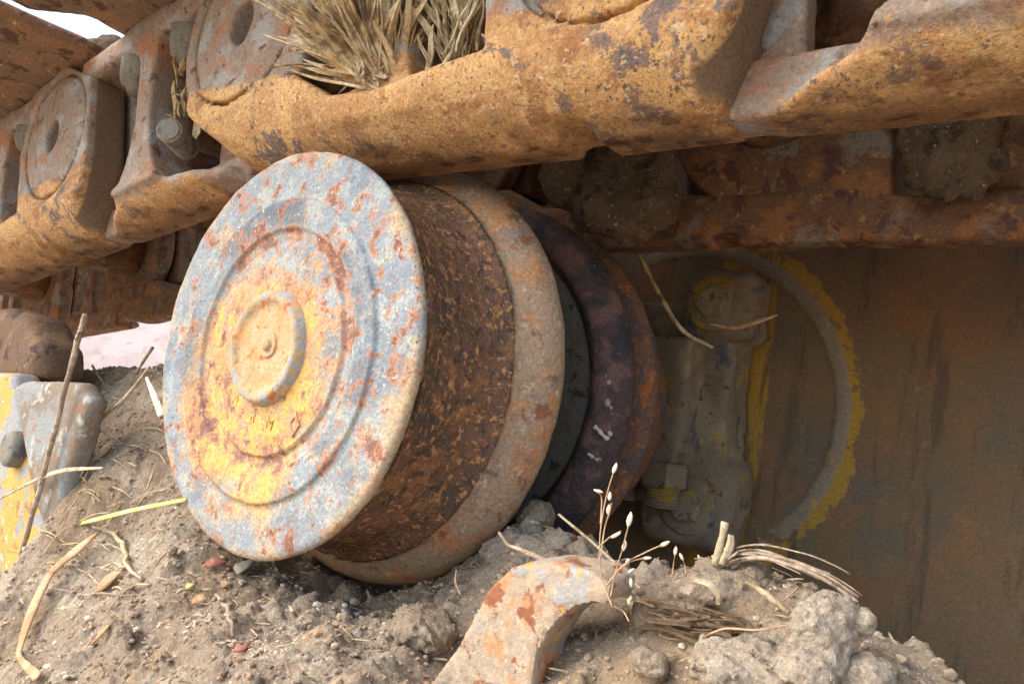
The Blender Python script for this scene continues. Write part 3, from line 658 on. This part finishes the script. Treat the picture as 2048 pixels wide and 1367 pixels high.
for pin, th, outer, lab in secs:
    t = thing('track_section', lab, 'track link', (pin[0], 0, pin[1]), 'sections of the crawler track')
    t.rotation_euler = (0, -th, 0)
    for i in (0, 1):
        o = bpy.data.objects.new('link', LM[outer][i]); COL.objects.link(o); o.parent = t
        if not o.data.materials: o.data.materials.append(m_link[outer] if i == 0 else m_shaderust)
    o = bpy.data.objects.new('track_shoe', SHOE); COL.objects.link(o); o.parent = t
    if not SHOE.materials: SHOE.materials.append(m_shoe)
    for u_, v_ in ((.95, .33), (1.62, .33), (.95, 2.12), (1.62, 2.12)):
        o = bpy.data.objects.new('shoe_nut', NUT); COL.objects.link(o); o.parent = t; o.location = (u_ * S, (v_ - .12) * S if v_ < 1 else (v_ + .12) * S, .38 * S)
        if not NUT.materials: NUT.materials.append(m_boltgrey)
    for u_ in (0,):
        V_, F_ = lathe(dense([(.30, .001), (.30, .30), (2.0, .30), (2.0, .001)], .2), 40); V_ = V_ + np.array([u_, 0, 0]); o = obj('bushing', V_, F_, m_shaderust, t)

# threaded stub in the window left of the roller
stub = un(368, 290, y=.22); tip = un(336, 258, y=.02)
P = np.array([stub + (tip - stub) * k for k in np.linspace(-.25, 1, 40)]); R = [.075 * (1.0 + (.10 if i % 2 else -.08)) for i in range(40)]; R[-1] = .066
b1 = tube(P, R, 20, cap=False); dirn = (tip - stub) / np.linalg.norm(tip - stub)
b2 = tube(np.array([tip, tip - dirn * .005, tip - dirn * .06]), [.066, .045, .04], 20)
tag(obj('threaded_stub', *join([b1, b2]), m_boltgrey, smooth=False), 'grey threaded bolt stub with hollow end leaning out of the track window', 'bolt')

# ================================================================== straw wads packed in the track
def wad(name, label, c, spread, n, L, dirs, mat, seed, wd=.035):
    random.seed(seed); parts = []
    for k in range(n):
        b = np.array(c) + np.array([random.gauss(0, spread[0]), random.gauss(0, spread[1]), random.gauss(0, spread[2])])
        d = np.array(dirs[k % len(dirs)]) + np.array([random.gauss(0, .22) for _ in range(3)]); d /= np.linalg.norm(d)
        l = L * random.uniform(.5, 1.2); bend = np.array([random.gauss(0, .14) for _ in range(3)])
        P = np.array([b + d * l * (t - .08) + bend * l * t * t + .004 * np.array([math.sin(9 * t + k), math.cos(7 * t + k), math.sin(11 * t + 2 * k)]) for t in np.linspace(0, 1, 9)])
        w = wd * random.choice([.3, .4, .6, .9, 1.5]) * np.array([.5, .8, 1, 1.05, 1.0, .95, .8, .55, .15])
        parts.append(ribbon(P, w, (random.gauss(0, .6), -1, random.gauss(0, .6)), random.uniform(-.2, .7), .004, random.uniform(-1.5, 1.5)))
    return tag(obj(name, *join(parts), mat, smooth=False), label, 'straw')
a1 = un(778, 168, y=.17)
wad('straw_wad', 'thick wad of frayed straw stuffed beside the track pin boss', a1, (.05, .05, .03), 620, .62, [(-1.0, -.28, .62), (-.7, -.25, .8), (-.4, -.3, .9), (-.15, -.3, 1), (.08, -.2, 1), (-.55, -.4, .85), (-.3, -.1, 1)], m_strawbrown, 3, .017)
a2 = un(928, 40, y=.20)
wad('straw_wad', 'narrow bunch of pale straw between grey web and orange rail', a2, (.05, .05, .13), 220, .36, [(.1, -.2, 1), (-.1, -.2, 1)], m_straw, 4, .011)
a3 = un(385, 215, y=.30)
wad('straw_wad', 'small tuft of fuzzy straw above the threaded bolt stub', a3, (.05, .05, .09), 26, .2, [(0, -.3, 1), (.4, -.3, .6)], m_strawbrown, 5, .02)

# ================================================================== mud packed in the far rail
def clod_mesh(c, r, seed, h=.03, rough=.22, f=2.2):
    def fn(p):
        m = max(r); wx, wy, wz = [p[k] + .12 * m * fbm(p[0], p[1], p[2], 2.2 / m, 3, seed + 20 + k) for k in range(3)]
        d = sell([wx, wy, wz], c, r); n = fbm(p[0], p[1], p[2], .85 * f / m * .5, 3, seed, .55)
        rid = np.abs(fbm(p[0], p[1], p[2], 1.6 / m, 3, seed + 9)); fine = fbm(p[0], p[1], p[2], 5 / m, 4, seed + 5, .62)
        flat = np.maximum(np.maximum(p[0] * .7 + p[1] * .3 - (c[0] * .7 + c[1] * .3) - .52 * m, 0), 0)
        return d - rough * 1.5 * m * n - .16 * m * fine + .55 * m * np.clip(.12 - rid, 0, 1) + flat * .3
    pad = .45 * max(r); return nets(fn, [c[i] - r[i] - pad for i in range(3)], [c[i] + r[i] + pad for i in range(3)], h)
c = un(1240, 385, y=1.60); tag(obj('mud_lump', *clod_mesh(c, (.34, .16, .30), 71, .03), m_mud), 'shadowed lump of dried mud lodged between the inner track links', 'mud')
c = un(1130, 350, y=1.52); tag(obj('mud_lump', *clod_mesh(c, (.15, .14, .26), 72, .028), m_mud), 'dark narrow mud lump hanging behind the notched rail', 'mud')
c = un(1900, 285, y=1.78); tag(obj('mud_lump', *clod_mesh(c, (.24, .16, .30), 73, .028, .1), m_mud), 'round mud plug filling the window of the inner track link', 'mud')
c = un(225, 130, y=.30); tag(obj('mud_lump', *clod_mesh(c, (.22, .3, .22), 74, .03), m_mud), 'crusty brown mud stuck between two track shoes', 'mud')

# ================================================================== curved iron bracket in the dirt
hk = [(860, 1390), (937, 1281), (995, 1173), (1040, 1128), (1100, 1118), (1160, 1128), (1205, 1138), (1236, 1165), (1232, 1200), (1205, 1198), (1165, 1205), (1120, 1248), (1090, 1300), (1078, 1390)]
hp = np.array([un(px, py, y=.10)[[0, 2]] for px, py in hk]); ch = hp.mean(0)
def f_hook(p):
    lean = .08 * (p[1] - .1)
    d = extr(spoly(p[0] + lean * .2, p[2] - lean, hp), p[1], .04, .24, .010); return d + .008 * fbm(p[0], p[1], p[2], 5, 4, 81) + .003 * fbm(p[0], p[1], p[2], 22, 2, 82)
V_, F_ = nets(f_hook, (hp[:, 0].min() - .15, -.12, hp[:, 1].min() - .15), (hp[:, 0].max() + .2, .5, hp[:, 1].max() + .3), .014)
ho = obj('curved_bracket', V_, F_, m_hook); ho.data.set_sharp_from_angle(angle=math.radians(38))
tag(ho, 'rusty curved iron bracket with flaking yellow paint half buried in dirt', 'bracket')

# ================================================================== yellow and grey frame end at the left
yk = thing('frame_end', 'yellow and grey painted frame end with bolt head and brown rounded top', 'machine frame', un(60, 1000, y=.10))
yo = np.array(un(60, 1000, y=.10))
pl = np.array([un(px, py, y=.02)[[0, 2]] for px, py in [(-150, 735), (25, 745), (70, 1000), (130, 1200), (150, 1300), (-150, 1300)]])
V_, F_ = nets(lambda p: extr(spoly(p[0], p[2], pl), p[1], .02, .22, .03) + .012 * fbm(p[0], p[1], p[2], 4, 3, 91), (pl[:, 0].min() - .1, -.1, pl[:, 1].min() - .1), (pl[:, 0].max() + .1, .35, pl[:, 1].max() + .1), .04)
obj('front_plate', V_ - yo, F_, m_yoke, yk)
pl2 = np.array([un(px, py, y=-.02)[[0, 2]] for px, py in [(28, 775), (50, 760), (165, 762), (185, 800), (135, 960), (100, 1110), (75, 1010)]])
V_, F_ = nets(lambda p: extr(spoly(p[0], p[2], pl2), p[1], -.04, .10, .045) + .012 * fbm(p[0], p[1], p[2], 4, 3, 92), (pl2[:, 0].min() - .1, -.15, pl2[:, 1].min() - .1), (pl2[:, 0].max() + .1, .25, pl2[:, 1].max() + .1), .035)
obj('side_plate', V_ - yo, F_, m_yokegrey, yk)
cb = np.array([un(px, py, y=.2)[[0, 2]] for px, py in [(-160, 620), (10, 612), (60, 632), (88, 690), (84, 755), (40, 775), (-160, 770)]])
V_, F_ = nets(lambda p: extr(spoly(p[0], p[2], cb), p[1], .15, .55, .13) + .015 * fbm(p[0], p[1], p[2], 3, 3, 93), (cb[:, 0].min() - .1, 0, cb[:, 1].min() - .1), (cb[:, 0].max() + .1, 1.05, cb[:, 1].max() + .1), .05)
obj('rounded_top', V_ - yo, F_, m_yokebrown, yk)
c = np.array(un(32, 898, y=.0)); V_, F_ = lathe(dense(rounded([(-.07, .001), (-.07, .10), (-.05, .125), (.04, .13)], 1), .02), 6 * 6)
obj('bolt_head', V_[::-1] + c - yo, F_, m_boltgrey, yk)

# ================================================================== clods
for px, py, y, r, sd_, lab in [
        (1645, 1275, .10, (.085, .085, .125), 101, 'tall pale clay clod standing at the edge of the heap'),
        (1500, 1335, .05, (.15, .11, .085), 102, 'broad pale clay clod lying in front of the tall one'),
        (1730, 1365, .12, (.085, .08, .075), 103, 'pale clay clod at the foot of the tall clod beside the dark plate'),
        (1722, 1243, .14, (.045, .04, .045), 104, 'small crumbly clod stuck to the side of the tall clod'),
        (1020, 1112, .74, (.17, .14, .10), 105, 'smooth tan clay lump wedged under the roller flange'),
        (1068, 1035, 1.0, (.10, .10, .09), 106, 'grey clay lump between the roller flange and the dark inner flange'),
        (1440, 1190, .40, (.17, .14, .10), 107, 'brown earth lump carrying the arched dry stalk'),
        (1505, 1160, .44, (.065, .07, .06), 108, 'flaky grey clod below the arched dry stalk'),
        (1330, 1220, .34, (.11, .10, .08), 109, 'brown crumbly clod between grass stems and stalk lump'),
        (850, 1260, .20, (.15, .13, .07), 110, 'wide flat earth lump beside the curved iron bracket'),
        (1610, 1345, .02, (.08, .07, .07), 111, 'rough pale clod below the tall clod'),
        (1300, 1330, .10, (.07, .06, .05), 112, 'small brown clod beside the inner curve of the iron bracket'),
        (670, 1265, .1, (.12, .1, .05), 113, 'flat crumbly earth lump below the roller flange')]:
    c = un(px, py, y=y); tag(obj('dirt_clod', *clod_mesh(c, r, sd_, max(.008, max(r) * .055)), m_clod if sd_ in (101, 102, 103, 104, 105, 111) else m_dirt), lab, 'clod', 'clods on the dirt heap')

# ================================================================== grass, stalks, straw, leaves
def pline(pts, y, jit=.0): return [un(px, py, y=y + jit * math.sin(i * 1.7)) for i, (px, py) in enumerate(pts)]
def grass(name, label, stems, seeds, y):
    base = un(*stems[0][0], y=y); t = thing(name, label, 'grass', base)
    for st in stems: obj('stem', (lambda v, f: v - base)(*tube(spline(pline(st, y, .02), 26), np.linspace(.0026, .0018, 26), 6)), tube(spline(pline(st, y, .02), 26), .005, 6)[1], m_stem, t)
    for (px, py), (dx, dy), s_ in seeds:
        a_ = un(px, py, y=y); b_ = un(px + dx, py + dy, y=y); d = (b_ - a_) * 1.35; n = 9; q = np.linspace(0, 1, n)
        for k in range(3):
            off = np.array([.35 * (k - 1) * np.linalg.norm(d), -.1 * np.linalg.norm(d), .12 * (k - 1) * np.linalg.norm(d)])
            P = np.array([a_ + d * (v * (1 - .18 * abs(k - 1))) + off * v * .30 for v in q]); obj('seed', (lambda vf: vf[0] - base)(tube(P, s_ * .33 * np.sin(np.pi * np.clip(q * .92 + .06, 0, 1)) ** .8 + .001, 7)), tube(P, .01, 7)[1], m_seed, t)
    return t
z8 = lambda x, y: (800 + x * .4883, 900 + y * .4883)
grass('grass_plant', 'thin dry grass with ivory seed heads in front of the dark inner flange',
      [[z8(870, 640), z8(832, 540), z8(818, 440), z8(822, 320), z8(845, 190), z8(874, 90)], [z8(822, 440), z8(838, 320), z8(858, 255), z8(866, 215)], [z8(862, 600), z8(880, 510), z8(912, 400), z8(935, 310)],
       [z8(845, 552), z8(920, 465), z8(1000, 420), z8(1070, 388)], [z8(822, 388), z8(860, 355), z8(905, 330)], [z8(880, 640), z8(915, 660), z8(938, 700)], [z8(822, 300), z8(826, 200), z8(812, 172)], [z8(880, 500), z8(940, 458), z8(1000, 440)]],
      [(z8(872, 95), (6, -16), .014), (z8(858, 205), (1, -13), .013), (z8(852, 262), (2, -15), .014), (z8(934, 312), (5, -22), .018), (z8(1066, 392), (14, -7), .015), (z8(866, 358), (14, -8), .012), (z8(912, 412), (5, -15), .014),
       (z8(830, 172), (-13, -4), .011), (z8(995, 442), (13, -1), .012), (z8(925, 458), (6, -5), .01), (z8(948, 560), (-1, -14), .01), (z8(935, 500), (9, -6), .01), (z8(935, 630), (5, -13), .01)], .0)
for k, ((bx, by), (tx, ty), lab) in enumerate([(z8(1115, 500), z8(1126, 430), 'short upright seed stalk with a plump ivory head on the heap crest'), (z8(1172, 490), z8(1160, 450), 'short seed stalk with a slim drooping head'), (z8(1248, 490), z8(1232, 452), 'short seed stalk with a tiny head beside the broken stalks')]):
    t = grass('seed_stalk', lab, [[(bx, by + 12), ((bx + tx) / 2, (by + ty) / 2), (tx, ty)]], [((tx, ty), ((2, -14), (-5, -11), (-4, -9))[k], (.014, .010, .008)[k])], .45)
def strand(name, label, pts, r, mat, cat, y=None, lift=.02, n=30, k=7, wob=.0, group=None):
    P = spline([un(px, py, y=y) if y is not None else on_dirt(px, py, lift) for px, py in pts], n)
    if wob: P = P + wob * np.stack([fbm(P[:, 0], P[:, 1], P[:, 2], 9, 2, q) for q in (1, 2, 3)], -1)
    R = np.interp(np.linspace(0, 1, n), np.linspace(0, 1, len(r)), r) if isinstance(r, (list, tuple)) else r
    R = R * (1 + .35 * fbm(P[:, 0], P[:, 1], P[:, 2], 14, 3, len(label)))
    return tag(obj(name, *tube(P, R, k), mat), label, cat, group)
def blade(name, label, pts, w, mat, cat, lift=.03, y=None, n=24, nrm=(.2, -.8, .6), curl=.25, twist=0):
    P = spline([un(px, py, y=y) if y is not None else on_dirt(px, py, lift) for px, py in pts], n)
    Wd = np.interp(np.linspace(0, 1, n), np.linspace(0, 1, len(w)), w)
    return tag(obj(name, *ribbon(P, Wd, nrm, curl, .004, twist), mat), label, cat)
strand('dry_stalk', 'straight tan stalk leaning across the grass stems', [z8(650, 262), z8(820, 405), z8(1000, 582)], [.005, .006, .007], m_straw, 'stalk', y=.42)
arch = spline([un(*z8(x_, y_), y=.38) for x_, y_ in ((1240, 505), (1330, 452), (1440, 430), (1560, 448), (1740, 520), (1880, 608))], 44); ap = []
for k in range(16):
    a_, b_ = (0, 44) if k < 3 else (random.randint(0, 16), random.randint(26, 44)); sp = .007 if k < 3 else .012
    of = np.array([random.gauss(0, sp) for _ in range(3)]); dr = np.array([random.gauss(0, .02), random.gauss(0, .02), random.gauss(0, .014)])
    Q = arch[a_:b_] + of + np.linspace(0, 1, b_ - a_)[:, None] ** 2 * dr + .006 * np.stack([fbm(arch[a_:b_, 0] + k, arch[a_:b_, 1], arch[a_:b_, 2], 8, 2, q) for q in (1, 2, 3)], -1)
    ap.append(tube(Q, (.0075 if k < 3 else .003) * (1 + .3 * fbm(Q[:, 0], Q[:, 1], Q[:, 2], 16, 2, k)) * np.linspace(1.1, .7, len(Q)), 6))
tag(obj('dry_stalk', *join(ap), m_twig), 'arched split dry stalk bending out over the dark plate', 'stalk')
for pts, r, lab in (([(z8(1290, 470)), z8(1312, 390), z8(1325, 340), z8(1332, 298)], [.017, .014, .011, .012], 'broken root stub with knobbed tip standing on the earth lump'), ([z8(1318, 470), z8(1345, 400), z8(1352, 350)], [.012, .011, .008], 'middle broken root stub beside the knobbed one'), ([z8(1330, 470), z8(1362, 400), z8(1364, 352)], [.008, .007, .005], 'thin broken root stub at the outer side of the knobbed one'), ([z8(1300, 450), z8(1284, 438), z8(1276, 432)], [.006, .006, .004], 'short side root below the knobbed stub'), ([z8(1330, 455), z8(1365, 435), z8(1385, 418)], [.007, .006, .003], 'short side root leaning towards the arched stalk')):
    strand('root_stub', lab, pts, r, m_twig if 'thin' in lab else m_straw, 'root', y=.36, n=16, k=9, wob=.006)
strand('dry_stalk', 'pale stalk running from the earth lump to the tall clod', [z8(1415, 538), z8(1480, 575), z8(1545, 625), z8(1592, 668)], [.007, .009, .009, .008], m_straw, 'stalk', y=.24)
strand('dry_stalk', 'short grey stalk poking up against the dark plate', [z8(1565, 618), z8(1600, 590), z8(1632, 560)], [.003, .003, .005], m_twig, 'stalk', y=.26)
blade('straw_stalk', 'flat tan straw lying beneath the grass stems', [z8(868, 560), z8(940, 595), z8(1045, 640)], [.006, .012, .005], m_straw, 'straw', y=.22)
blade('straw_stalk', 'folded pale grey-green blade draped over the earth lump', [z8(1195, 535), z8(1265, 550), z8(1300, 590), z8(1305, 632)], [.006, .011, .011, .007], m_straw, 'straw', y=.20, curl=.5)
hpth = spline([un(*z8(x_, y_), y=.18) for x_, y_ in ((990, 650), (1100, 678), (1220, 702), (1340, 722), (1415, 748))], 12); hparts = []
for k in range(46):
    a_ = random.randint(0, 6); b_ = random.randint(a_ + 4, 12); of = np.array([0, random.gauss(0, .018), random.gauss(0, .018) * (1 if k % 3 else 1.5)])
    Q = hpth[a_:b_] + of + .010 * np.array([[math.sin(i_ * .9 + k), math.cos(i_ * .7 + k * 2), math.sin(i_ * .8 + k * 3)] for i_ in range(b_ - a_)]); hparts.append(ribbon(Q, .0042 * random.uniform(.4, 1.5), (random.gauss(0, .3), -.8, .6), .3, .0015, random.uniform(-1, 1)))
tag(obj('husk', *join(hparts), m_husk, smooth=False), 'brown fibrous husk mat lying across the crumbly heap', 'husk')
strand('rootlet', 'thin reddish rootlet reaching to the foot of the tall clod', [z8(1240, 765), z8(1330, 730), z8(1460, 735), z8(1590, 716)], .003, m_stem, 'root', y=.05)
strand('rootlet', 'thin reddish rootlet crossing the front of the heap', [z8(1150, 870), z8(1220, 840), z8(1262, 805)], .003, m_stem, 'root', lift=.02)
strand('rootlet', 'curved pale rootlet on the clay lump under the roller flange', [z8(405, 335), z8(450, 390), z8(560, 430), z8(690, 500)], [.006, .009, .011, .009], m_twig, 'root', y=.22, wob=.015)
strand('rootlet', 'fine rootlet dangling beside the clay lump', [z8(232, 490), z8(228, 540), z8(248, 590)], .005, m_twig, 'root', y=.2)
# left side
z7 = lambda x, y: (x * .3418, 900 + y * .3418)
z4 = lambda x, y: (x * .3418, 450 + y * .3418)
strand('metal_rod', 'thin grey-brown rod leaning in front of the yellow frame end', [(171, 626), (150, 700), (112, 850), (72, 1000), (20, 1190)], [.020, .019, .018, .016, .014], m_twig, 'rod', y=-.10, n=40, wob=.008)
blade('straw_stalk', 'pale straw stalk crossing the yellow frame end', [(-20, 1008), (70, 962), (130, 942), (206, 936)], [.008, .014, .016, .006], m_straw, 'straw', y=-.09, curl=.5)
blade('straw_stalk', 'yellow-green straw touching the rim of the end disc', [z7(345, 460), z7(560, 410), z7(800, 350), z7(1088, 292)], [.004, .014, .013, .010], m_greenstraw, 'straw', y=-.02, curl=.5)
blade('bent_leaf', 'long bent tan leaf blade lying down the dirt slope', [z7(600, 500), z7(460, 600), z7(330, 740), z7(230, 950), z7(150, 1160), z7(140, 1240), z7(215, 1360)], [.008, .030, .022, .030, .016, .012, .020], m_leaf, 'leaf', lift=.08, n=40)
strand('rootlet', 'curved pale root with yellow tip on the dirt slope', [z7(550, 445), z7(660, 500), z7(740, 590), z7(775, 690), z7(820, 775)], [.008, .012, .013, .011, .006], m_straw, 'root', lift=.03, wob=.03)
strand('rootlet', 'small side root meeting the yellow-tipped root', [z7(570, 690), z7(650, 672), z7(765, 690)], [.003, .006, .007], m_straw, 'root', lift=.03, wob=.03)
strand('rootlet', 'curved grey root below the end disc', [z7(1240, 865), z7(1320, 910), z7(1355, 990), z7(1370, 1090)], [.008, .012, .011, .006], m_twig, 'root', lift=.03, wob=.03)
strand('dry_stalk', 'slanting thin stalk on the slope between rod and end disc', [z4(190 / .3418 * .3418 + 360, 1360), z4(560, 1180), z4(740, 1000), z4(875, 830)], [.008, .009, .010, .010], m_straw, 'stalk', y=.14)
blade('straw_stalk', 'short white straw flake beside the edge of the end disc', [z4(858, 890), z4(905, 1000), z4(950, 1115)], [.008, .018, .022], m_seed, 'straw', y=.10)
strand('dry_stalk', 'short stalk against the bright patch of far ground', [z4(540, 820), z4(575, 880), z4(610, 930)], .010, m_straw, 'stalk', y=.70)
strand('dry_stalk', 'dark stalk stub rising in the gap beside the end disc', [z4(800, 860), z4(850, 780), z4(892, 715)], [.012, .011, .014], m_twig, 'stalk', y=.55)
random.seed(21)
for k in range(26):
    px = random.uniform(60, 320); py = random.uniform(1000, 1180) + (320 - px) * .1; L = random.uniform(25, 80); g = random.uniform(-1.3, .9)
    strand('thin_stem', 'fine tangled dry stem on the slope below the rod', [(px, py), (px + L * .5 * math.cos(g), py + L * .5 * math.sin(g) - 6), (px + L * math.cos(g), py + L * math.sin(g))], [.004, .005, .003], random.choice([m_straw, m_strawbrown, m_twig, m_stem]), 'stem', lift=.035, n=12, k=5, group='fine dry stems on the dirt slope')
for k in range(30):
    px = random.uniform(120, 330); py = random.uniform(735, 990); L = random.uniform(15, 60); g = random.uniform(-1.2, 1.2)
    strand('thin_stem', 'fine dry stem on the slope behind the end disc', [(px, py), (px + L * .5 * math.cos(g), py + L * .5 * math.sin(g) - 4), (px + L * math.cos(g), py + L * math.sin(g))], [.004, .005, .003], random.choice([m_straw, m_strawbrown, m_twig]), 'stem', lift=.03, n=12, k=5, group='fine dry stems behind the end disc')
def leaf(px0, py0, px1, py1, w, mat, lab, lift=.03, y=None): blade('dry_leaf', lab, [(px0, py0), ((px0 + px1) / 2, (py0 + py1) / 2 - 2), (px1, py1)], [.002, w * .8, w, w * .75, .002], mat, 'leaf', lift=lift, y=y, n=14)
leaf(*z7(580, 840), *z7(720, 715), .035, m_leaf, 'tan pointed leaf on the dirt slope')
leaf(*z7(1185, 690), *z7(1335, 665), .030, m_pinkleaf, 'reddish leaf just below the end disc')
leaf(*z7(1385, 740), *z7(1500, 640), .055, m_greyleaf, 'grey leaf leaning under the rim of the end disc')
leaf(*z7(1125, 915), *z7(1210, 880), .028, m_leaf, 'small orange-tan leaf beside the curved grey root')
leaf(*z7(1090, 820), *z7(1135, 795), .016, m_greenstraw, 'tiny yellow leaf below the reddish leaf')
leaf(*z7(1370, 1190), *z7(1455, 1150), .026, m_pinkleaf, 'brown leaf scrap at the lower end of the curved grey root')
leaf(170, 875, 205, 858, .022, m_pinkleaf, 'pink leaf scrap on the slope beside the grey side plate')
leaf(*z7(545, 1150), *z7(700, 985), .012, m_leaf, 'narrow tan straw leaf low on the dirt slope')
blade('straw_stalk', 'dry tan wisp hanging from the upper lug of the roller bracket', [(1420, 648), (1470, 655), (1510, 645), (1555, 630)], [.004, .02, .02, .004], m_leaf, 'straw', y=2.3)
strand('dry_stalk', 'long brown stalk slanting behind the inner flange', [(1275, 505), (1320, 590), (1365, 660), (1425, 695)], [.014, .016, .016, .010], m_strawbrown, 'stalk', y=2.22)

# chaff: countless tiny slivers of straw over the dirt
random.seed(33); cp = []
for k in range(420):
    x, y = random.uniform(-3.6, 3.0), random.uniform(-.8, .8); L = random.uniform(.02, .10); g = random.uniform(0, 6.28); t_ = np.linspace(-.5, .5, 5)
    X_, Y_ = x + L * t_ * math.cos(g) + .15 * L * t_ ** 2, y + L * t_ * math.sin(g); Z_ = dirt_h(X_, Y_).max() + .008 + random.uniform(-.3, .3) * L * t_
    cp.append(ribbon(np.stack([X_, Y_, Z_], -1), random.uniform(.002, .006) * np.array([.4, 1, 1, .9, .3]), (0, -.3, 1), .3, .001))
tag(kind(obj('straw_chaff', *join(cp), m_straw, org=(0, 0, 0), smooth=False), 'stuff'), 'tiny slivers of straw strewn over the dirt heap', 'chaff')
